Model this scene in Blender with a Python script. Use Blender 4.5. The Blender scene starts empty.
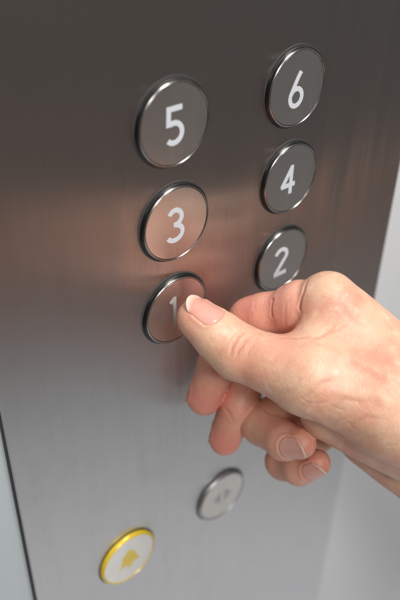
import bpy, bmesh, math, random
import numpy as np
from mathutils import Vector, Matrix

random.seed(4); np.random.seed(4)
SC = bpy.context.scene
COL = SC.collection

# ------------------------------------------------------------------ camera frame
# picture axes of the camera (x right, y down, z forward) expressed against the panel
F = 744.0
AX = np.array([0.76673251, -0.36345112, 0.52917345])      # along the panel, to the right
AD = np.array([-0.01719779, 0.81237574, 0.58288068])      # down the panel
AN = np.cross(AX, AD)                                     # into the wall
P0 = np.array([-26.0, 8.0, F]) / F * 300.0                # centre of the "1" button, 300 mm away
BASE = np.array([0.0, 0.0, 1.20])                         # metres: height of that button above the cabin floor

def cam2world(q):
    q = np.asarray(q, float) - P0
    return np.stack([q @ AX, q @ AN, -(q @ AD)], -1) * 0.001 + BASE

def P(px, py, d):
    """a joint of the hand, millimetres in the camera's axes"""
    return np.array([(px - 200.0) / F * d, (py - 300.0) / F * d, d])

# ------------------------------------------------------------------ helpers
def mat(name):
    m = bpy.data.materials.new(name); m.use_nodes = True
    nt = m.node_tree
    return m, nt, nt.nodes['Principled BSDF']

def link(name, mesh, m=None, parent=None, smooth=True):
    o = bpy.data.objects.new(name, mesh); COL.objects.link(o)
    if m: mesh.materials.append(m)
    if smooth:
        mesh.polygons.foreach_set('use_smooth', [True] * len(mesh.polygons))
    if parent is not None: o.parent = parent
    return o

def from_bm(name, bm, m=None, parent=None, smooth=True):
    me = bpy.data.meshes.new(name); bm.to_mesh(me); bm.free()
    return link(name, me, m, parent, smooth)

def tag(o, label=None, cat=None, group=None, kind=None):
    if label: o['label'] = label
    if cat: o['category'] = cat
    if group: o['group'] = group
    if kind: o['kind'] = kind
    return o

def empty(name, loc):
    o = bpy.data.objects.new(name, None); COL.objects.link(o); o.location = loc
    o.empty_display_size = 0.01
    return o

def box(bm, x0, x1, y0, y1, z0, z1, bevel=0.0):
    r = bmesh.ops.create_cube(bm, size=1.0)
    vs = r['verts']
    for v in vs:
        v.co = Vector((x0 + (v.co.x + .5) * (x1 - x0), y0 + (v.co.y + .5) * (y1 - y0), z0 + (v.co.z + .5) * (z1 - z0)))
    if bevel:
        es = list({e for v in vs for e in v.link_edges})
        bmesh.ops.bevel(bm, geom=es, offset=bevel, segments=3, profile=.5, affect='EDGES')

def lathe(bm, prof, n=96, cap_start=False, cap_end=False):
    """profile of (radius, y) turned about the Y axis"""
    def ring(r, y):
        return [bm.verts.new((r * math.cos(2 * math.pi * k / n), y, r * math.sin(2 * math.pi * k / n))) for k in range(n)]
    prev = ring(*prof[0]); first = prev
    for i in range(1, len(prof)):
        cur = ring(*prof[i])
        for k in range(n):
            bm.faces.new((prev[k], prev[(k + 1) % n], cur[(k + 1) % n], cur[k]))
        if i < len(prof) - 1:                      # a crisp edge where the profile turns sharply
            p, q, r_ = prof[i - 1], prof[i], prof[i + 1]
            a1 = math.atan2(q[1] - p[1], q[0] - p[0]); a2 = math.atan2(r_[1] - q[1], r_[0] - q[0])
            da = abs((a2 - a1 + math.pi) % (2 * math.pi) - math.pi)
            prev = ring(*q) if da > math.radians(32) else cur
    if cap_start: bm.faces.new(first)
    if cap_end: bm.faces.new(cur)
    bm.normal_update()
    # everything turned here stands proud of the wall: faces look away from the axis or towards the room
    for f in bm.faces:
        c = f.calc_center_median(); nrm = f.normal
        rad = math.hypot(c.x, c.z)
        outw = (nrm.x * c.x + nrm.z * c.z) / rad if rad > 1e-7 else 0
        if abs(nrm.y) > .3:
            if nrm.y > 0: f.normal_flip()
        elif outw < 0 and not getattr(bm, 'inner', False):
            f.normal_flip()

def N_(nt, t, **kw):
    n = nt.nodes.new(t)
    for k, v in kw.items(): setattr(n, k, v)
    return n

def brushed(name, base, rough, aniso=0.75, streak=0.06, bump=0.0006, metallic=1.0, rot=0.0, smear=.03):
    """brushed sheet metal: grain runs up and down, so reflections spread sideways"""
    m, nt, b = mat(name)
    L = nt.links
    b.inputs['Metallic'].default_value = metallic
    b.inputs['Anisotropic'].default_value = aniso
    b.inputs['Anisotropic Rotation'].default_value = rot
    tg = N_(nt, 'ShaderNodeTangent', direction_type='UV_MAP'); tg.uv_map = 'UVMap'
    if aniso > 0: L.new(tg.outputs[0], b.inputs['Tangent'])
    tc = N_(nt, 'ShaderNodeTexCoord')
    mp = N_(nt, 'ShaderNodeMapping'); mp.inputs['Scale'].default_value = (1500, 1500, 22)
    L.new(tc.outputs['Object'], mp.inputs[0])
    n1 = N_(nt, 'ShaderNodeTexNoise'); n1.inputs['Scale'].default_value = 1.0; n1.inputs['Detail'].default_value = 3
    L.new(mp.outputs[0], n1.inputs[0])
    mp2 = N_(nt, 'ShaderNodeMapping'); mp2.inputs['Scale'].default_value = (160, 160, 7)
    L.new(tc.outputs['Object'], mp2.inputs[0])
    n2 = N_(nt, 'ShaderNodeTexNoise'); n2.inputs['Scale'].default_value = 1.0; n2.inputs['Detail'].default_value = 5
    L.new(mp2.outputs[0], n2.inputs[0])
    n3 = N_(nt, 'ShaderNodeTexNoise'); n3.inputs['Scale'].default_value = 22.0; n3.inputs['Detail'].default_value = 5
    L.new(tc.outputs['Object'], n3.inputs[0])
    add = N_(nt, 'ShaderNodeMath', operation='ADD'); L.new(n1.outputs[0], add.inputs[0]); L.new(n2.outputs[0], add.inputs[1])
    add2 = N_(nt, 'ShaderNodeMath', operation='MULTIPLY_ADD'); add2.inputs[1].default_value = .3; L.new(n3.outputs[0], add2.inputs[0]); L.new(add.outputs[0], add2.inputs[2])
    mr = N_(nt, 'ShaderNodeMapRange'); mr.inputs[1].default_value = .7; mr.inputs[2].default_value = 1.6
    mr.inputs[3].default_value = -streak; mr.inputs[4].default_value = streak
    L.new(add2.outputs[0], mr.inputs[0])
    r_ = N_(nt, 'ShaderNodeMath', operation='MULTIPLY_ADD'); r_.inputs[1].default_value = 1.1; r_.inputs[2].default_value = rough
    L.new(mr.outputs[0], r_.inputs[0]); L.new(r_.outputs[0], b.inputs['Roughness'])
    if smear:
        n4 = N_(nt, 'ShaderNodeTexNoise'); n4.inputs['Scale'].default_value = 38; n4.inputs['Detail'].default_value = 7; n4.inputs['Roughness'].default_value = .62; n4.inputs['Distortion'].default_value = 1.2
        L.new(tc.outputs['Object'], n4.inputs[0])
        m4 = N_(nt, 'ShaderNodeMapRange'); m4.inputs[1].default_value = .5; m4.inputs[2].default_value = .72; m4.inputs[4].default_value = smear
        L.new(n4.outputs[0], m4.inputs[0])
        s4 = N_(nt, 'ShaderNodeMath', operation='ADD'); L.new(r_.outputs[0], s4.inputs[0]); L.new(m4.outputs[0], s4.inputs[1]); L.new(s4.outputs[0], b.inputs['Roughness'])
    hs = N_(nt, 'ShaderNodeHueSaturation'); hs.inputs['Color'].default_value = (*base, 1)
    v_ = N_(nt, 'ShaderNodeMath', operation='ADD'); v_.inputs[1].default_value = 1.0
    L.new(mr.outputs[0], v_.inputs[0]); L.new(v_.outputs[0], hs.inputs['Value']); L.new(hs.outputs[0], b.inputs['Base Color'])
    if bump:
        bp = N_(nt, 'ShaderNodeBump'); bp.inputs['Strength'].default_value = .22; bp.inputs['Distance'].default_value = bump * .1
        L.new(add.outputs[0], bp.inputs['Height']); L.new(bp.outputs[0], b.inputs['Normal'])
    return m

def planar_uv(o):
    me = o.data
    uv = me.uv_layers.new(name='UVMap')
    for lp in me.loops:
        c = me.vertices[lp.vertex_index].co
        uv.data[lp.index].uv = (c.x * 4, c.z * 4)

# ------------------------------------------------------------------ materials
M_panel = brushed('brushed_steel', (.60, .59, .585), .34, aniso=1.0, streak=.10, smear=.04)
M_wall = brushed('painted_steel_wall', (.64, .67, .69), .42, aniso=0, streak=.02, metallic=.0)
M_face = brushed('button_face_steel', (.60, .585, .57), .25, aniso=.0, streak=.03, metallic=.94)
m, nt, b = mat('polished_chrome'); M_chrome = m
b.inputs['Base Color'].default_value = (.36, .35, .34, 1); b.inputs['Metallic'].default_value = 1; b.inputs['Roughness'].default_value = .24
m, nt, b = mat('dark_rubber'); M_gap = m
b.inputs['Base Color'].default_value = (.06, .06, .062, 1); b.inputs['Roughness'].default_value = .55
m, nt, b = mat('dark_collar'); M_collar = m
b.inputs['Base Color'].default_value = (.05, .047, .045, 1); b.inputs['Metallic'].default_value = .9; b.inputs['Roughness'].default_value = .28
m, nt, b = mat('numeral_enamel'); M_num = m
b.inputs['Base Color'].default_value = (.62, .66, .71, 1); b.inputs['Roughness'].default_value = .5

m, nt, b = mat('grey_numeral_enamel'); M_num_faint = m
b.inputs['Base Color'].default_value = (.40, .40, .40, 1); b.inputs['Roughness'].default_value = .5  # plain grey, darker than the other numerals
m, nt, b = mat('satin_silver'); M_silver = m
b.inputs['Base Color'].default_value = (.42, .43, .44, 1); b.inputs['Metallic'].default_value = .9; b.inputs['Roughness'].default_value = .4
m, nt, b = mat('yellow_enamel'); M_yel = m
b.inputs['Base Color'].default_value = (.78, .56, .03, 1); b.inputs['Roughness'].default_value = .25; b.inputs['Metallic'].default_value = .15
m, nt, b = mat('pearl_plastic'); M_pearl = m
b.inputs['Roughness'].default_value = .35
nn = N_(nt, 'ShaderNodeTexNoise'); nn.inputs['Scale'].default_value = 160; nn.inputs['Detail'].default_value = 4
tc = N_(nt, 'ShaderNodeTexCoord'); nt.links.new(tc.outputs['Object'], nn.inputs[0])
cr = N_(nt, 'ShaderNodeValToRGB'); cr.color_ramp.elements[0].color = (.60, .61, .60, 1); cr.color_ramp.elements[1].color = (.74, .74, .72, 1)
nt.links.new(nn.outputs[0], cr.inputs[0]); nt.links.new(cr.outputs[0], b.inputs['Base Color'])
m, nt, b = mat('icon_gold'); M_icon_y = m
b.inputs['Base Color'].default_value = (.68, .52, .10, 1); b.inputs['Roughness'].default_value = .5
m, nt, b = mat('icon_grey'); M_icon_g = m
b.inputs['Base Color'].default_value = (.42, .45, .46, 1); b.inputs['Roughness'].default_value = .5

# ------------------------------------------------------------------ wall and panel
UL, UR = -0.0779, 0.1402
PT = 0.0035                                   # panel stands this far off the wall
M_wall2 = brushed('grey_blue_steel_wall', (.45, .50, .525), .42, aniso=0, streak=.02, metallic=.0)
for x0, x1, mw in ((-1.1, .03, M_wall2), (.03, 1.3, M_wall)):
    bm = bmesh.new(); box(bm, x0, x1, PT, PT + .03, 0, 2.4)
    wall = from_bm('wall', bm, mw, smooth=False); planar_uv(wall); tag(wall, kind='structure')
panel = empty('elevator_control_panel', (0.03, 0, 1.2 + .0))
tag(panel, 'brushed stainless steel lift control panel the round buttons are set in', 'control panel')
bm = bmesh.new(); box(bm, UL - .03, UR - .03, 0.0, PT - .0008, -.55, .55, bevel=.0007)
pl = from_bm('faceplate', bm, M_panel, panel); planar_uv(pl)
bm = bmesh.new(); box(bm, UL - .0007 - .03, UR + .0004 - .03, PT - .0008, PT, -.551, .551)
from_bm('edge_seal', bm, M_gap, panel, smooth=False)

# ------------------------------------------------------------------ buttons
def stroke(pts, w, z=0.0):
    """flat rounded-corner ribbon along a centre line (x, z) -> bmesh of one raised numeral"""
    return pts, w

def arc(cx, cy, rx, ry, a0, a1, n=22):
    return [(cx + rx * math.cos(math.radians(a0 + (a1 - a0) * i / n)), cy + ry * math.sin(math.radians(a0 + (a1 - a0) * i / n))) for i in range(n + 1)]

GLYPH = {  # centre lines in a box 1 high, origin at its centre, x to the right
    '1': [[(0, -.5), (0, .5)], [(-.15, .35), (.02, .49)]],
    '2': [arc(-.01, .24, .245, .225, 165, -35) + [(-.245, -.45)], [(-.29, -.46), (.27, -.46)]],
    '3': [arc(-.03, .235, .225, .225, 150, -75) + [(-.08, .01)], arc(-.04, -.235, .265, .235, 80, -150)],
    '4': [[(.10, -.5), (.10, .50)], [(.12, .47), (-.30, -.20)], [(-.33, -.18), (.29, -.18)]],
    '5': [[(.24, .455), (-.256, .455)], [(-.185, .44), (-.20, .0)], arc(-.02, -.185, .255, .265, 118, -138)],
    '6': [[(.13 - .345 * t ** .85, .50 - .63 * t) for t in (0, .2, .4, .6, .8, 1.)], arc(.0, -.225, .235, .25, 170, 530, 36)],
}

def ribbon(bm, pts, w, y_back, y_front, closed_caps=True):
    pts = [np.array(p, float) for p in pts]
    q = [pts[0]]
    for p in pts[1:]:
        if np.linalg.norm(p - q[-1]) > 1e-6: q.append(p)
    pts = q; n = len(pts); L = []; R = []
    for i, p in enumerate(pts):
        a = pts[max(i - 1, 0)]; c = pts[min(i + 1, n - 1)]
        d1 = p - a if i > 0 else c - p; d2 = c - p if i < n - 1 else p - a
        d1 = d1 / np.linalg.norm(d1); d2 = d2 / np.linalg.norm(d2)
        t = d1 + d2; t /= np.linalg.norm(t); nn = np.array([-t[1], t[0]])
        k = w / 2 / max(.45, abs(nn @ np.array([-d1[1], d1[0]])))
        L.append(p + nn * k); R.append(p - nn * k)
    vf = [[bm.verts.new((x[0], y_front, x[1])) for x in S] for S in (L, R)]
    vb = [[bm.verts.new((x[0], y_back, x[1])) for x in S] for S in (L, R)]
    for i in range(n - 1):
        bm.faces.new((vf[0][i], vf[0][i + 1], vf[1][i + 1], vf[1][i]))
        bm.faces.new((vf[0][i], vb[0][i], vb[0][i + 1], vf[0][i + 1]))
        bm.faces.new((vf[1][i], vf[1][i + 1], vb[1][i + 1], vb[1][i]))
    for i in (0, n - 1):
        bm.faces.new((vf[0][i], vf[1][i], vb[1][i], vb[0][i]))

RB = 0.0158
FRONT = -0.0020                               # the button face stands this far off the panel
def make_button(name, u, v, label, m_face=None, m_ring=None, face_r=.0145):
    root = empty(name, (u, 0, 1.2 - v))
    tag(root, label, 'lift button')
    m_face = m_face or M_face; m_ring = m_ring or M_chrome
    # thin dark slot cut round the collar, a dark collar wall and a bright lip
    bm = bmesh.new(); lathe(bm, [(RB + .0006, .001), (RB + .0006, -.0003), (RB - .0004, -.0003)], 128)
    from_bm('gasket', bm, M_gap, root)
    bm = bmesh.new(); lathe(bm, [(RB, .001), (RB, -.0012), (RB - .0001, FRONT + .0006), (RB - .0004, FRONT + .0002), (RB - .0007, FRONT + .0002)], 128)
    from_bm('collar', bm, M_collar if m_ring is M_chrome else m_ring, root)
    bm = bmesh.new(); lathe(bm, [(RB - .0006, FRONT + .0008), (RB - .0006, FRONT + .00005), (RB - .0008, FRONT - .00022), (RB - .0010, FRONT - .0003), (face_r + .00022, FRONT - .0003), (face_r + .00006, FRONT - .0001), (face_r + .00006, FRONT + .0008)], 128)
    from_bm('bezel', bm, m_ring, root)
    bm = bmesh.new(); lathe(bm, [(face_r, FRONT + .0012), (face_r, FRONT + .0002), (face_r - .00018, FRONT), (face_r * .7, FRONT), (face_r * .3, FRONT)], 128, cap_end=True)
    fo = from_bm('button_face', bm, m_face, root)
    planar_uv(fo)
    return root

def numeral(root, ch, h=.0135, w=.0021, m=None, dx=0., dz=0.):
    bm = bmesh.new()
    for j, path in enumerate(GLYPH[ch]):
        ribbon(bm, [(x * h + dx, z * h + dz) for x, z in path], w, FRONT + .0004, FRONT - .00010 - .000006 * j)
    bmesh.ops.recalc_face_normals(bm, faces=bm.faces)
    return from_bm('numeral', bm, m or M_num, root, smooth=False)

buttons = {}
for ch, u, v in (('5', -.0008, -.0786), ('3', 0, -.0398), ('1', 0, 0), ('6', .0590, -.0782), ('4', .0602, -.0398), ('2', .0602, 0)):
    lab = {'5': 'round steel lift button numbered 5', '3': 'round steel lift button numbered 3',
           '1': 'round steel lift button numbered 1, being pressed by the thumb', '6': 'round steel lift button numbered 6',
           '4': 'round steel lift button numbered 4', '2': 'round steel lift button numbered 2, partly behind the hand'}[ch]
    r = make_button('elevator_button', u, v, lab); r['group'] = 'numbered floor buttons'
    numeral(r, ch, h={'1': .0145, '4': .0128}.get(ch, .0136), w=.0016 if ch == '1' else .0019, dz=-.0003, dx={'5': -.0002, '6': -.0006, '3': -.0005, '1': -.0012}.get(ch, -.0013), m=M_num_faint if ch == '1' else M_num)
    buttons[ch] = r
r = make_button('elevator_button', .0600, .0935, 'round lift button almost wholly hidden behind the curled fingers, its rim glinting between them')
tag(r, group='buttons without numbers')
r = make_button('elevator_button', .0900, .1368, 'round pale lift button hidden behind the ring and little fingers', m_face=M_pearl)
tag(r, group='buttons without numbers')
# door-open button: pale face, grey arrows
r = make_button('elevator_button', .0306, .1368, 'pale round lift button with a grey arrow symbol and silver rim, below the fingertips', m_face=M_pearl, m_ring=M_silver)
tag(r, group='buttons without numbers')
bm = bmesh.new()
def prism(bm, pts, y0, y1):
    a = [bm.verts.new((x, y1, z)) for x, z in pts]; c = [bm.verts.new((x, y0, z)) for x, z in pts]
    bm.faces.new(a); n = len(pts)
    for i in range(n): bm.faces.new((a[i], a[(i + 1) % n], c[(i + 1) % n], c[i]))
k = .0062
prism(bm, [(-.0012, -k * .75), (-.0012, k * .75), (-k * 1.05, 0)], FRONT + .0004, FRONT - .0001)
prism(bm, [(.0012, -k * .75), (k * 1.05, 0), (.0012, k * .75)], FRONT + .0004, FRONT - .0001)
bmesh.ops.recalc_face_normals(bm, faces=bm.faces)
from_bm('arrow_symbol', bm, M_icon_g, r, smooth=False)
# alarm button: yellow collar, bell
r = make_button('elevator_button', -.0298, .1368, 'pale round lift alarm button with a gold bell symbol inside a yellow rim', m_face=M_pearl, m_ring=M_yel)
tag(r, group='buttons without numbers')
bm = bmesh.new()
half = [(.0056, -.0034), (.0054, -.0027), (.0046, -.0020), (.0040, -.0008), (.0038, .0010), (.0034, .0026), (.0026, .0038), (.0014, .0046), (.0009, .0056)]
bell = [(-x, z) for x, z in half] + [(0, .0061)] + half[::-1]
prism(bm, [(x * 1.12, z * 1.12) for x, z in bell], FRONT + .0004, FRONT - .0001)
prism(bm, [(.0017 * math.cos(a), -.0047 + .0013 * math.sin(a)) for a in np.linspace(0, 2 * math.pi, 16, endpoint=False)], FRONT + .0004, FRONT - .00012)
bmesh.ops.recalc_face_normals(bm, faces=bm.faces)
from_bm('bell_symbol', bm, M_icon_y, r, smooth=False)

# ------------------------------------------------------------------ the hand: a distance field turned into one skin
def smin(a, b, k):
    if k <= 0: return np.minimum(a, b)
    h = np.maximum(k - np.abs(a - b), 0) / k
    return np.minimum(a, b) - h * h * k * .25

def cone(p, a, b, r1, r2, flat=None):
    """round cone from a to b; flat=(normal, factor) squashes it across that direction"""
    f = 1.0
    if flat is not None:
        n, s = flat; n = n / np.linalg.norm(n)
        ba = b - a; n = n - ba * (n @ ba) / (ba @ ba); n /= np.linalg.norm(n)
        p = p + ((p - a) @ n)[:, None] * (1 / s - 1) * n
        f = s if s < 1 else 1.0
        f = (1 + f) / 2
    ba = b - a; l2 = ba @ ba; rr = r1 - r2; a2 = l2 - rr * rr; il2 = 1 / l2
    pa = p - a; y = pa @ ba; z = y - l2
    t = pa * l2 - y[:, None] * ba
    x2 = np.einsum('ij,ij->i', t, t)
    y2 = y * y * l2; z2 = z * z * l2
    k = np.sign(rr) * rr * rr * x2
    d = (np.sqrt(x2 * a2 * il2) + y * rr) * il2 - r1
    c1 = np.sign(z) * a2 * z2 > k
    c2 = np.sign(y) * a2 * y2 < k
    d = np.where(c2, np.sqrt(x2 + y2) * il2 - r1, d)
    d = np.where(c1, np.sqrt(x2 + z2) * il2 - r2, d)
    return d * f

V = lambda *a: np.array(a, float)
#HANDBEGIN
J = dict(
    th_tip=P(198, 319, 290), th_ip=P(238, 352, 288), th_mcp=P(307, 378, 281), th_cmc=P(398, 415, 280),
    ix_mcp=P(328, 303, 292), ix_pip=P(252, 320, 312), ix_dip=P(218, 364, 315), ix_tip=P(204, 398, 322),
    md_mcp=P(345, 335, 308), md_pip=P(258, 350, 326), md_dip=P(237, 404, 327), md_tip=P(225, 439, 333),
    rg_mcp=P(352, 368, 322), rg_pip=P(263, 424, 325), rg_dip=P(284, 441, 309), rg_tip=P(301, 443, 302),
    lt_mcp=P(356, 400, 336), lt_pip=P(284, 462, 334), lt_dip=P(299, 469, 322), lt_tip=P(317, 463, 314),
    wr=P(500, 455, 300), wr2=P(480, 478, 318), fa=P(790, 715, 325))
NAILN = dict(th=V(.42, -.58, -.72), ix=V(-.74, .42, .54), md=V(-.62, .58, .54), rg=V(-.02, .30, -1), lt=V(.05, .42, -1))

def groups(p):
    j = J; G = []
    # thumb
    nf = NAILN['th']
    mid = j['th_tip'] * .45 + j['th_ip'] * .55
    d = cone(p, j['th_tip'], mid, 8.5, 10.2, (nf, .86))
    d = smin(d, cone(p, mid, j['th_ip'], 10.0, 10.9, (nf, .92)), 3)
    pm = j['th_ip'] * .5 + j['th_mcp'] * .5
    d = smin(d, cone(p, j['th_ip'], pm, 10.6, 10.8), 3)
    d = smin(d, cone(p, pm, j['th_mcp'], 10.8, 13.2), 4)
    thumb = d
    # index
    d = cone(p, j['ix_tip'], j['ix_dip'], 7.5, 8.3)
    d = smin(d, cone(p, j['ix_dip'], j['ix_pip'], 8.2, 9.2), 2.5)
    A = j['ix_pip']; B = j['ix_mcp']
    d = smin(d, cone(p, A, B, 9.0, 11.0), 2.5)
    d = smin(d, cone(p, A, A + (B - A) * .18, 9.4, 10.3), 2.0)
    d = smin(d, cone(p, A + (B - A) * .575, A + (B - A) * .66, 11.2, 11.8), .5)
    index = d
    d = cone(p, j['md_tip'], j['md_dip'], 7.2, 8.0)
    d = smin(d, cone(p, j['md_dip'], j['md_pip'], 8.0, 9.5), 2.5)
    d = smin(d, cone(p, j['md_pip'], j['md_mcp'], 9.5, 11), 2.5)
    middle = d
    d = cone(p, j['rg_tip'], j['rg_dip'], 6.3, 7.6)
    d = smin(d, cone(p, j['rg_dip'], j['rg_pip'], 7.8, 9.2), 2.5)
    d = smin(d, cone(p, j['rg_pip'], j['rg_mcp'], 9.2, 11), 2.5)
    ring = d
    d = cone(p, j['lt_tip'], j['lt_dip'], 5.8, 6.9)
    d = smin(d, cone(p, j['lt_dip'], j['lt_pip'], 6.9, 8), 2.5)
    d = smin(d, cone(p, j['lt_pip'], j['lt_mcp'], 8, 10), 2.5)
    little = d
    # palm and back of the hand
    d = cone(p, j['ix_mcp'], j['wr'], 12.6, 16)
    d = smin(d, cone(p, j['md_mcp'], j['wr'], 12.0, 16), 6)
    d = smin(d, cone(p, j['rg_mcp'], j['wr2'], 12.0, 16), 6)
    d = smin(d, cone(p, j['lt_mcp'], j['wr2'], 11.0, 16), 6)
    d = smin(d, cone(p, j['th_mcp'], j['th_cmc'], 12.5, 16.5), 8)
    d = smin(d, cone(p, j['th_cmc'], j['wr'], 16.5, 20), 8)
    d = smin(d, cone(p, P(318, 345, 286), P(390, 380, 284), 10, 15), 8)        # web between thumb and index
    d = smin(d, cone(p, P(330, 412, 300), P(420, 445, 298), 12, 17), 7)        # thenar
    d = smin(d, cone(p, P(370, 435, 322), P(470, 500, 320), 14, 18), 5)        # heel of the palm
    d = smin(d, cone(p, j['wr'], j['fa'], 24, 34), 14)
    palm = d
    return thumb, index, middle, ring, little, palm

def sdf(p):
    th, ix, md, rg, lt, pa = groups(p)
    j = J
    # each finger grows out of the palm with a soft web near its knuckle only
    d = smin(pa, th, 7)
    def near(a, r):                       # 1 at the knuckle, 0 away from it
        q = np.linalg.norm(p - a, axis=1)
        return np.clip(1 - q / r, 0, 1)
    for f, k in ((ix, 'ix_mcp'), (md, 'md_mcp'), (rg, 'rg_mcp'), (lt, 'lt_mcp')):
        kk = .25 + (2.0 if k == 'ix_mcp' else 9) * near(j[k], 34)
        h = np.maximum(kk - np.abs(d - f), 0) / kk
        d = np.minimum(d, f) - h * h * kk * .25
    return d
#HANDEND

def grad(p, e=.15):
    g = np.empty_like(p)
    for i in range(3):
        o = np.zeros(3); o[i] = e
        g[:, i] = sdf(p + o) - sdf(p - o)
    n = np.linalg.norm(g, axis=1, keepdims=True); n[n == 0] = 1
    return g / n, n[:, 0] / (2 * e)

def raymarch(o, dr, tmax=900.0, t0=150.0):
    """first hit of the rays o + t dr on the hand"""
    o = np.atleast_2d(o); dr = np.atleast_2d(dr); t = np.full(len(dr), t0)
    for _ in range(90):
        t = np.minimum(t + sdf(o + dr * t[:, None]) * .8, tmax)
    return t

def surface_nets(lo, hi, h):
    B = 8
    n = np.ceil((hi - lo) / h / B).astype(int) * B
    xs = [lo[i] + np.arange(n[i]) * h for i in range(3)]
    nb = n // B
    cx = [lo[i] + (np.arange(nb[i]) * B + B / 2) * h for i in range(3)]
    C = np.stack(np.meshgrid(*cx, indexing='ij'), -1).reshape(-1, 3)
    dc = sdf(C)
    vol = np.repeat(np.repeat(np.repeat(dc.reshape(nb), B, 0), B, 1), B, 2).astype(np.float32)
    act = np.abs(dc) < B * h * .87 * 1.25 + 2
    idx = np.argwhere(act.reshape(nb))
    off = np.stack(np.meshgrid(*[np.arange(B)] * 3, indexing='ij'), -1).reshape(-1, 3)
    for s in range(0, len(idx), 400):
        g = (idx[s:s + 400, None, :] * B + off[None]).reshape(-1, 3)
        vol[g[:, 0], g[:, 1], g[:, 2]] = sdf(lo + g * h)
    S = vol < 0
    cells = {}
    c = [S[i:S.shape[0] - 1 + i, j:S.shape[1] - 1 + j, k:S.shape[2] - 1 + k] for i in (0, 1) for j in (0, 1) for k in (0, 1)]
    sm = sum(x.astype(np.int8) for x in c)
    mask = (sm > 0) & (sm < 8)
    ids = np.argwhere(mask)
    vid = np.full(mask.shape, -1, np.int64); vid[mask] = np.arange(len(ids))
    acc = np.zeros((len(ids), 3)); cnt = np.zeros(len(ids))
    corners = [(i, j, k) for i in (0, 1) for j in (0, 1) for k in (0, 1)]
    for a in corners:
        for ax in range(3):
            if a[ax]: continue
            b_ = list(a); b_[ax] = 1
            va = vol[tuple((ids + a).T)]; vb = vol[tuple((ids + b_).T)]
            x = (va < 0) != (vb < 0)
            t = np.where(x, va / np.where(va == vb, 1, va - vb), 0)
            pt = np.array(a, float)[None].repeat(len(ids), 0); pt[:, ax] += t
            acc[x] += pt[x]; cnt[x] += 1
    verts = lo + (ids + acc / cnt[:, None]) * h
    faces = []
    for ax in range(3):
        u, w = [(1, 2), (2, 0), (0, 1)][ax]
        sl = [slice(1, -1)] * 3; sl0 = list(sl); sl0[ax] = slice(0, -1); sl1 = list(sl); sl1[ax] = slice(1, None)
        A = S[tuple(sl0)]; Bv = S[tuple(sl1)]
        e = np.argwhere(A != Bv); fl = A[tuple(e.T)]
        g = e + 1; g[:, ax] -= 1
        def cell(du, dw):
            q = g.copy(); q[:, u] -= du; q[:, w] -= dw
            return vid[tuple(q.T)]
        q = np.stack([cell(1, 1), cell(0, 1), cell(0, 0), cell(1, 0)], 1)
        q[~fl] = q[~fl][:, ::-1]
        faces.append(q)
    F_ = np.concatenate(faces); F_ = F_[(F_ >= 0).all(1)]
    return verts, F_

lo = V(-16, -16, 246); hi = V(304, 228, 380)
verts, quads = surface_nets(lo, hi, .9)
me = bpy.data.meshes.new('hand_raw'); me.from_pydata([tuple(x) for x in verts], [], [tuple(int(i) for i in q) for q in quads]); me.update()
tmp = bpy.data.objects.new('hand_raw', me); COL.objects.link(tmp)
md_ = tmp.modifiers.new('s', 'SUBSURF'); md_.levels = 1
dg = bpy.context.evaluated_depsgraph_get()
skin_me = bpy.data.meshes.new_from_object(tmp.evaluated_get(dg), depsgraph=dg)
bpy.data.objects.remove(tmp)
nv = len(skin_me.vertices)
co = np.empty(nv * 3, np.float32); skin_me.vertices.foreach_get('co', co); co = co.reshape(-1, 3).astype(float)
for _ in range(2):
    g, gn = grad(co); co -= g * np.clip(sdf(co) / np.maximum(gn, .4), -1, 1)[:, None] * .9

# --- nails: frames along each last joint
def nail_frame(f, tipk, dipk, n):
    a = J[dipk]; b_ = J[tipk]; ax = (b_ - a) / np.linalg.norm(b_ - a)
    n = n - ax * (n @ ax); n /= np.linalg.norm(n)
    return b_, ax, n, np.cross(ax, n)

NAILS = {  # start and end along the axis from the tip centre (mm), half angle, normal
    'th': ('th_tip', 'th_ip', NAILN['th'], -7.3, 8.0, 47, 5.8),
    'ix': ('ix_tip', 'ix_dip', NAILN['ix'], -5.5, 6.4, 54, 4.6),
    'md': ('md_tip', 'md_dip', NAILN['md'], -5.5, 6.0, 54, 4.4),
    'rg': ('rg_tip', 'rg_dip', NAILN['rg'], -6.0, 6.0, 56, 4.2),
    'lt': ('lt_tip', 'lt_dip', NAILN['lt'], -5.5, 5.4, 56, 3.9)}

def nail_grid(key, nu=28, nw=28):
    tipk, dipk, n, s0, s1, ha, hold = NAILS[key]
    c, ax, n, sd = nail_frame(key, tipk, dipk, n)
    pts = np.zeros((nu + 1, nw + 1, 3)); out = np.zeros((nu + 1, nw + 1, 3))
    for j in range(nw + 1):
        w = j / nw * 2 - 1
        phi = math.radians(ha) * w
        dirv = n * math.cos(phi) + sd * math.sin(phi)
        sa = s0 + (1 - math.sqrt(max(0, 1 - (abs(w) ** 2.2) * .96))) * 4.2          # rounded cuticle end
        sb = s1 - (abs(w) ** 2.4) * (s1 - s0) * (.24 if key == 'th' else .34)                             # rounded free edge
        S_ = sa + (sb - sa) * np.linspace(0, 1, nu + 1)
        Sh = np.minimum(S_, hold - 2.4 - .5 * w * w)
        o = c + ax * Sh[:, None] + dirv * 25
        t = raymarch(o, np.repeat(-dirv[None], nu + 1, 0), 25, 0)
        R = 25 - t
        slope = (S_ - Sh) * .16
        ofs = .12 - .45 * np.clip((1 - (S_ - sa) / 1.2), 0, 1) - .35 * np.clip((abs(w) - .86) / .14, 0, 1) + .22 * np.clip((S_ - hold + 2) / 4, 0, 1)
        pts[:, j] = c + ax * S_[:, None] + dirv * (R - slope + ofs)[:, None]
        out[:, j] = dirv
    return pts, out

nailgeo = {k: nail_grid(k) for k in NAILS}

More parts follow.
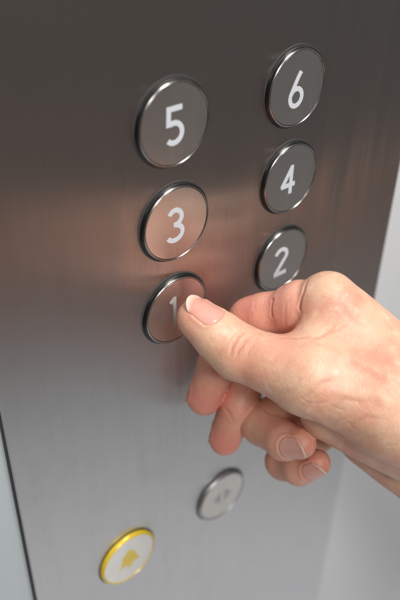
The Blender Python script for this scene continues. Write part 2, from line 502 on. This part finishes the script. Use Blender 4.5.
# --- skin detail: folds and ridges laid on the surface, then pushed in or out
def on_skin(px, py):
    dr = V((px - 200) / F, (py - 300) / F, 1.0); dr /= np.linalg.norm(dr)
    t = raymarch(np.zeros(3), dr)
    return dr * t[0]

def seg_dist(p, a, b):
    ab = b - a; t = np.clip(((p - a) @ ab) / (ab @ ab), 0, 1)
    return np.linalg.norm(p - (a + t[:, None] * ab), axis=1), t
#FOLDS
FOLDS = [  # (points in the view, depth mm, width mm) negative depth = ridge
    ([(247, 330), (239, 336), (233, 345), (229, 356)], .60, .55),
    ([(254, 334), (245, 341), (239, 350), (235, 358)], .52, .55),
    ([(242, 329), (233, 335), (228, 343)], .20, .5),
    ([(258, 341), (250, 349), (246, 358)], .16, .5),
    ([(251, 338), (243, 345), (241, 353)], .14, .45),
    ([(249, 325), (262, 336)], .12, .8),
    ([(308, 279), (304, 291), (300, 308), (300, 330)], .75, .6),
    ([(273, 286), (273, 300), (272, 316), (271, 336)], .7, .55),
    ([(286, 300), (285, 314), (286, 328)], .2, .6),
    ([(256, 300), (254, 310)], .15, .6),
    ([(276, 336), (296, 338), (320, 337)], .5, .6),
    ([(310, 339), (323, 335), (336, 325)], .4, .9),
    ([(326, 331), (336, 330), (346, 324)], .25, .6),
    ([(224, 406), (229, 413), (236, 424)], .4, .7),
    ([(262, 408), (268, 412), (276, 416)], .25, .7),
    ([(272, 365), (276, 357), (284, 352)], .10, .6),
    ([(282, 372), (288, 362), (297, 356)], .12, .6),
    ([(296, 376), (303, 365), (312, 358)], .10, .6),
    ([(304, 384), (312, 372), (318, 366)], .08, .5),
    ([(282, 396), (292, 391), (300, 380), (318, 374)], .24, .8),
    ([(286, 404), (306, 397), (322, 383), (342, 379)], .30, .8),
    ([(300, 398), (309, 404), (318, 402)], .16, .5),
    ([(305, 416), (318, 404), (330, 400)], .20, .6),
    ([(310, 424), (330, 411), (345, 399), (372, 404)], .26, .8),
    ([(330, 404), (338, 409), (347, 411)], .16, .5),
    ([(327, 432), (336, 421), (352, 416)], .22, .6),
    ([(338, 440), (352, 424), (366, 417), (390, 420)], .24, .8),
    ([(346, 420), (352, 427), (358, 433)], .14, .5),
    ([(352, 450), (361, 438), (380, 436)], .20, .7),
    ([(372, 456), (384, 446), (400, 444)], .16, .7),
    ([(356, 398), (360, 406), (369, 410)], .12, .5),
    ([(318, 296), (326, 300), (334, 296)], .14, .7),
    ([(322, 286), (330, 290), (338, 287)], .12, .7),
    ([(344, 312), (352, 320), (364, 330)], .10, 1.0),
    ([(352, 305), (358, 316), (368, 322)], .10, .8),
    ([(330, 350), (352, 356), (380, 372), (402, 380)], -.55, 2.6),
    ([(330, 390), (352, 394), (376, 396), (396, 408)], -.45, 2.2),
    ([(300, 408), (316, 416), (340, 434)], -.35, 2.0),
    ([(340, 300), (362, 318), (398, 350)], -.6, 2.8),
    ([(345, 345), (370, 352), (400, 366)], .35, 3.0),
]
#FOLDSEND
g, gn = grad(co)
disp = np.zeros(nv); soften = .75
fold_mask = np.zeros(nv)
for pts, dep, wid in FOLDS:
    P3 = [on_skin(*q) for q in pts]
    if 0 < dep < .32 and pts[0][0] > 280: dep *= soften
    # finely resample
    best = np.full(nv, 1e9); par = np.zeros(nv); n = len(P3) - 1
    cen = np.mean(P3, 0); rad = max(np.linalg.norm(q - cen) for q in P3) + 4 * wid
    sel = np.where(np.linalg.norm(co - cen, axis=1) < rad)[0]
    if len(sel) == 0: continue
    bb = np.full(len(sel), 1e9); pp = np.zeros(len(sel))
    for i in range(n):
        d, t = seg_dist(co[sel], P3[i], P3[i + 1])
        m_ = d < bb; bb[m_] = d[m_]; pp[m_] = (i + t[m_]) / n
    fade = np.clip(np.sin(np.pi * np.clip(pp, .02, .98)) * 1.6, 0, 1) 
    amt = np.exp(-(bb / wid) ** 2) * fade
    disp[sel] -= dep * amt
    if dep > 0:
        disp[sel] += dep * .14 * np.exp(-((bb - 2.1 * wid) / (1.1 * wid)) ** 2) * fade
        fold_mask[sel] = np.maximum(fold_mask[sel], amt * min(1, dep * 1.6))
# nail beds: sink the skin under each plate, raise the fold round it
nailed = np.zeros(nv)
for k, (pts, out) in nailgeo.items():
    tipk, dipk, n_, s0, s1, ha, hold = NAILS[k]
    c, ax, nn, sd = nail_frame(k, tipk, dipk, n_)
    r = co - c; s = r @ ax; y = r @ nn; x = r @ sd
    phi = np.degrees(np.arctan2(x, y)) / ha
    nearf = (np.linalg.norm(r, axis=1) < 16) & (y > 0)
    flat = pts.reshape(-1, 3)
    sel = np.where(nearf)[0]
    q = co[sel]; dmin = np.full(len(sel), 1e9)
    bnd = np.concatenate([pts[0], pts[:20, 0], pts[:20, -1]])
    for b_ in bnd: dmin = np.minimum(dmin, np.linalg.norm(q - b_, axis=1))
    sa = s0 + (1 - np.sqrt(np.maximum(0, 1 - np.clip(np.abs(phi[sel]), 0, 1) ** 2.2 * .96))) * 4.2
    inside = (np.abs(phi[sel]) < 1) & (s[sel] > sa)
    disp[sel] += np.where(inside, -.34 * np.clip(dmin / .8, 0, 1), .30 * np.exp(-((dmin - .7) / .8) ** 2))
    nailed[sel] = np.maximum(nailed[sel], inside * 1.0)
# soft large-scale unevenness
def wob(p, s, seed):
    rs = np.random.RandomState(seed); out = np.zeros(len(p))
    for _ in range(6):
        k = rs.normal(size=3); k /= np.linalg.norm(k); out += np.sin(p @ k * (2 * np.pi / (s * rs.uniform(.7, 1.4))) + rs.uniform(0, 6.28))
    return out / 6
disp += .28 * wob(co, 16, 1) + .05 * wob(co, 6, 2)
co2 = co + g * disp[:, None]

# --- where the blood shows: finger pads, knuckle folds
flush = np.zeros(nv)
for k, rr, am in (('ix_tip', 17, 1), ('ix_dip', 12, .8), ('md_tip', 17, 1), ('md_dip', 12, .8), ('rg_tip', 12, .6), ('rg_dip', 12, .6), ('rg_pip', 14, .6), ('lt_tip', 12, .6), ('lt_dip', 10, .5), ('lt_pip', 12, .5), ('ix_pip', 20, 1.0), ('th_tip', 11, .5)):
    flush = np.maximum(flush, am * np.clip(1.25 - np.linalg.norm(co - J[k], axis=1) / rr, 0, 1))
flush = np.maximum(flush, .9 * np.clip(1.3 - np.linalg.norm(co - (J['ix_pip'] * .5 + J['ix_mcp'] * .5), axis=1) / 17, 0, 1))

world = cam2world(co2)
CEN = cam2world(P(470, 450, 300)[None])[0]
skin_me.vertices.foreach_set('co', (world - CEN).astype(np.float32).ravel())
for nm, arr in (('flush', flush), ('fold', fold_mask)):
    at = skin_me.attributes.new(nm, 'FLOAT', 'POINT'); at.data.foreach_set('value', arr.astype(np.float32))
skin_me.update()

# --- skin material
m, nt, b = mat('skin'); M_skin = m; L = nt.links
tc = N_(nt, 'ShaderNodeTexCoord')
def noise(scale, detail=4, rough=.5, coord=None):
    n = N_(nt, 'ShaderNodeTexNoise'); n.inputs['Scale'].default_value = scale; n.inputs['Detail'].default_value = detail; n.inputs['Roughness'].default_value = rough
    L.new(coord or tc.outputs['Object'], n.inputs[0]); return n
def mixc(fac, a, b_, blend='MIX'):
    mx = N_(nt, 'ShaderNodeMix', data_type='RGBA', blend_type=blend)
    for s_, val in ((mx.inputs[0], fac), (mx.inputs[6], a), (mx.inputs[7], b_)):
        if hasattr(val, 'links') or isinstance(val, bpy.types.NodeSocket): L.new(val, s_)
        elif isinstance(val, tuple): s_.default_value = (*val, 1)
        else: s_.default_value = val
    return mx.outputs[2]
def rng(sock, a, b_, c=0, d=1):
    r_ = N_(nt, 'ShaderNodeMapRange'); L.new(sock, r_.inputs[0])
    for i, x in enumerate((a, b_, c, d)): r_.inputs[i + 1].default_value = x
    return r_.outputs[0]
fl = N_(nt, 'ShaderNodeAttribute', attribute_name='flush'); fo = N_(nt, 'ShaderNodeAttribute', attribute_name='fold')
c0 = mixc(rng(noise(60, 6, .6).outputs[0], .40, .62), (.74, .465, .315), (.69, .345, .235))
c1 = mixc(rng(noise(210, 5, .65).outputs[0], .52, .72, 0, .42), c0, (.64, .28, .215))
c2 = mixc(rng(noise(150, 3, .6).outputs[0], .58, .72, 0, .4), c1, (.85, .65, .52))
c3 = mixc(rng(fl.outputs['Fac'], 0, 1, 0, .95), c2, (.73, .24, .19))
c4 = mixc(rng(fo.outputs['Fac'], 0, 1, 0, .45), c3, (.52, .17, .11))  # crease shade put into the skin colour: folds go darker
L.new(c4, b.inputs['Base Color'])
b.inputs['Subsurface Weight'].default_value = .15
b.inputs['Subsurface Radius'].default_value = (1.0, .35, .18)
b.inputs['Subsurface Scale'].default_value = .0030
b.inputs['Roughness'].default_value = .46
L.new(rng(noise(500, 3).outputs[0], .3, .7, .34, .48), b.inputs['Roughness'])
b.inputs['Specular IOR Level'].default_value = .5
vor = N_(nt, 'ShaderNodeTexVoronoi'); vor.feature = 'DISTANCE_TO_EDGE'; vor.inputs['Scale'].default_value = 780
wn = noise(300, 2)
wmix = N_(nt, 'ShaderNodeVectorMath', operation='MULTIPLY_ADD'); wmix.inputs[1].default_value = (.0016,) * 3
L.new(wn.outputs['Color'], wmix.inputs[0]); L.new(tc.outputs['Object'], wmix.inputs[2]); L.new(wmix.outputs[0], vor.inputs['Vector'])
vr = rng(vor.outputs['Distance'], 0, .12)
fine = noise(1500, 3, .6)
md2 = noise(260, 5, .6)
sc1 = N_(nt, 'ShaderNodeMath', operation='MULTIPLY_ADD'); sc1.inputs[1].default_value = .25; L.new(vr, sc1.inputs[0]); L.new(fine.outputs[0], sc1.inputs[2])
sc2 = N_(nt, 'ShaderNodeMath', operation='MULTIPLY_ADD'); sc2.inputs[1].default_value = 2.2; L.new(md2.outputs[0], sc2.inputs[0]); L.new(sc1.outputs[0], sc2.inputs[2])
bp = N_(nt, 'ShaderNodeBump'); bp.inputs['Strength'].default_value = .7; bp.inputs['Distance'].default_value = .00016
L.new(sc2.outputs[0], bp.inputs['Height']); L.new(bp.outputs[0], b.inputs['Normal'])

hand = link('person', skin_me, M_skin)
hand.location = CEN
tag(hand, 'bare right hand with curled fingers pressing the button 1 with its thumb', 'person')

m, nt, b = mat('fingernail'); M_nail = m; L = nt.links
at = N_(nt, 'ShaderNodeAttribute', attribute_name='along')
cr = N_(nt, 'ShaderNodeValToRGB')
e = cr.color_ramp.elements; e[0].position = 0; e[0].color = (.70, .36, .29, 1); e[1].position = 1; e[1].color = (.77, .68, .56, 1)
for ps, cc in ((.16, (.70, .36, .29, 1)), (.70, (.70, .32, .25, 1)), (.90, (.72, .56, .46, 1))):
    x = cr.color_ramp.elements.new(ps); x.color = cc
L.new(at.outputs['Fac'], cr.inputs[0]); L.new(cr.outputs[0], b.inputs['Base Color'])
b.inputs['Roughness'].default_value = .27; b.inputs['Subsurface Weight'].default_value = .25
b.inputs['Subsurface Radius'].default_value = (1, .5, .3); b.inputs['Subsurface Scale'].default_value = .0015

for k, (pts, out) in nailgeo.items():
    nu, nw = pts.shape[0], pts.shape[1]
    top = cam2world(pts.reshape(-1, 3) ) - CEN
    bot = cam2world((pts - out * .42).reshape(-1, 3)) - CEN
    n = nu * nw
    vs = np.concatenate([top, bot]); fs = []
    for i in range(nu - 1):
        for j in range(nw - 1):
            a = i * nw + j
            fs.append((a, a + 1, a + nw + 1, a + nw)); fs.append((a + n, a + nw + n, a + nw + 1 + n, a + 1 + n))
    per = [(0, j) for j in range(nw)] + [(i, nw - 1) for i in range(1, nu)] + [(nu - 1, j) for j in range(nw - 2, -1, -1)] + [(i, 0) for i in range(nu - 2, 0, -1)]
    ids = [i * nw + j for i, j in per]
    for a, c in zip(ids, ids[1:] + ids[:1]): fs.append((a, a + n, c + n, c))
    me = bpy.data.meshes.new('fingernail'); me.from_pydata([tuple(x) for x in vs], [], fs)
    bm = bmesh.new(); bm.from_mesh(me); bmesh.ops.recalc_face_normals(bm, faces=bm.faces); bm.to_mesh(me); bm.free()
    al = 1 - (1 - np.tile(np.repeat(np.linspace(0, 1, nu), nw), 2)) * (1.5 if k == 'th' else 3.2)
    al = np.clip(al, .1, 1)
    a_ = me.attributes.new('along', 'FLOAT', 'POINT'); a_.data.foreach_set('value', al.astype(np.float32))
    link('fingernail', me, M_nail, hand)

# ------------------------------------------------------------------ camera
cd = bpy.data.cameras.new('camera'); cam = bpy.data.objects.new('camera', cd); COL.objects.link(cam); SC.camera = cam
cd.sensor_fit = 'VERTICAL'; cd.sensor_height = 24.0; cd.lens = 24.0 * F / 600.0
cd.clip_start = .005; cd.clip_end = 100
o = cam2world(np.zeros((1, 3)))[0]
def wv(e): return Vector((float(e @ AX), float(e @ AN), float(-(e @ AD))))
R = Matrix((wv(V(1, 0, 0)), wv(V(0, -1, 0)), wv(V(0, 0, -1)))).transposed()
cam.matrix_world = Matrix.Translation(Vector(o)) @ R.to_4x4()
cd.dof.use_dof = True; cd.dof.focus_distance = .287; cd.dof.aperture_fstop = 4.8

# ------------------------------------------------------------------ light
w = bpy.data.worlds.new('World'); SC.world = w; w.use_nodes = True; nt = w.node_tree; L = nt.links
bg = nt.nodes['Background']
tc = N_(nt, 'ShaderNodeTexCoord'); sx = N_(nt, 'ShaderNodeSeparateXYZ'); L.new(tc.outputs['Generated'], sx.inputs[0])
mr = N_(nt, 'ShaderNodeMapRange'); mr.inputs[1].default_value = -1; mr.inputs[2].default_value = 1; L.new(sx.outputs['Z'], mr.inputs[0])
cr = N_(nt, 'ShaderNodeValToRGB'); L.new(mr.outputs[0], cr.inputs[0])
def pos(deg): return (math.sin(math.radians(deg)) + 1) / 2
stops = [(-90, (.60, .61, .63)), (-58, (.66, .67, .69)), (-50, (.53, .54, .555)), (-44, (.40, .405, .415)), (-40, (.28, .275, .275)), (-36, (.22, .175, .16)), (-31, (.21, .135, .112)), (-28, (.17, .118, .10)), (-25.5, (.130, .101, .087)), (-10, (.112, .096, .083)), (5, (.15, .14, .13)), (30, (.16, .155, .15)), (90, (.28, .28, .28))]
el = cr.color_ramp.elements
el[0].position = pos(stops[0][0]); el[0].color = (*stops[0][1], 1)
el[1].position = pos(stops[-1][0]); el[1].color = (*stops[-1][1], 1)
for d, c in stops[1:-1]:
    x = el.new(pos(d)); x.color = (*c, 1)
# backdrop tint shaped for the panel's reflections: warm one side, neutral grey the other
fx = N_(nt, 'ShaderNodeMapRange'); fx.inputs[1].default_value = .50; fx.inputs[2].default_value = .66; fx.inputs[3].default_value = 1.0; fx.inputs[4].default_value = .12
L.new(sx.outputs['X'], fx.inputs[0])
hs = N_(nt, 'ShaderNodeHueSaturation'); L.new(cr.outputs[0], hs.inputs['Color']); L.new(fx.outputs[0], hs.inputs['Saturation'])
fv = N_(nt, 'ShaderNodeMapRange'); fv.inputs[1].default_value = .56; fv.inputs[2].default_value = .74; fv.inputs[3].default_value = 1.0; fv.inputs[4].default_value = .82
L.new(sx.outputs['X'], fv.inputs[0]); L.new(fv.outputs[0], hs.inputs['Value'])
L.new(hs.outputs[0], bg.inputs[0]); bg.inputs[1].default_value = 1.0

def area(name, loc, target, size, power, col, sy=None):
    ld = bpy.data.lights.new(name, 'AREA'); ld.shape = 'RECTANGLE'; ld.size = size; ld.size_y = sy or size; ld.energy = power; ld.color = col
    o = bpy.data.objects.new(name, ld); COL.objects.link(o); o.location = loc
    o.rotation_euler = (Vector(target) - Vector(loc)).to_track_quat('-Z', 'Y').to_euler()
    return o
area('ceiling_light', (.25, -.60, 2.3), (.05, 0, 1.2), .3, 14, (1, .97, .94), .55)

area('fill_light_behind', (-.25, -.95, 1.85), (.08, -.03, 1.15), .25, 6.5, (1, .97, .94))  # fill lamp added behind the camera to brighten the lower fingers

SC.view_settings.view_transform = 'Standard'; SC.view_settings.look = 'None'; SC.view_settings.exposure = 0; SC.view_settings.gamma = 1
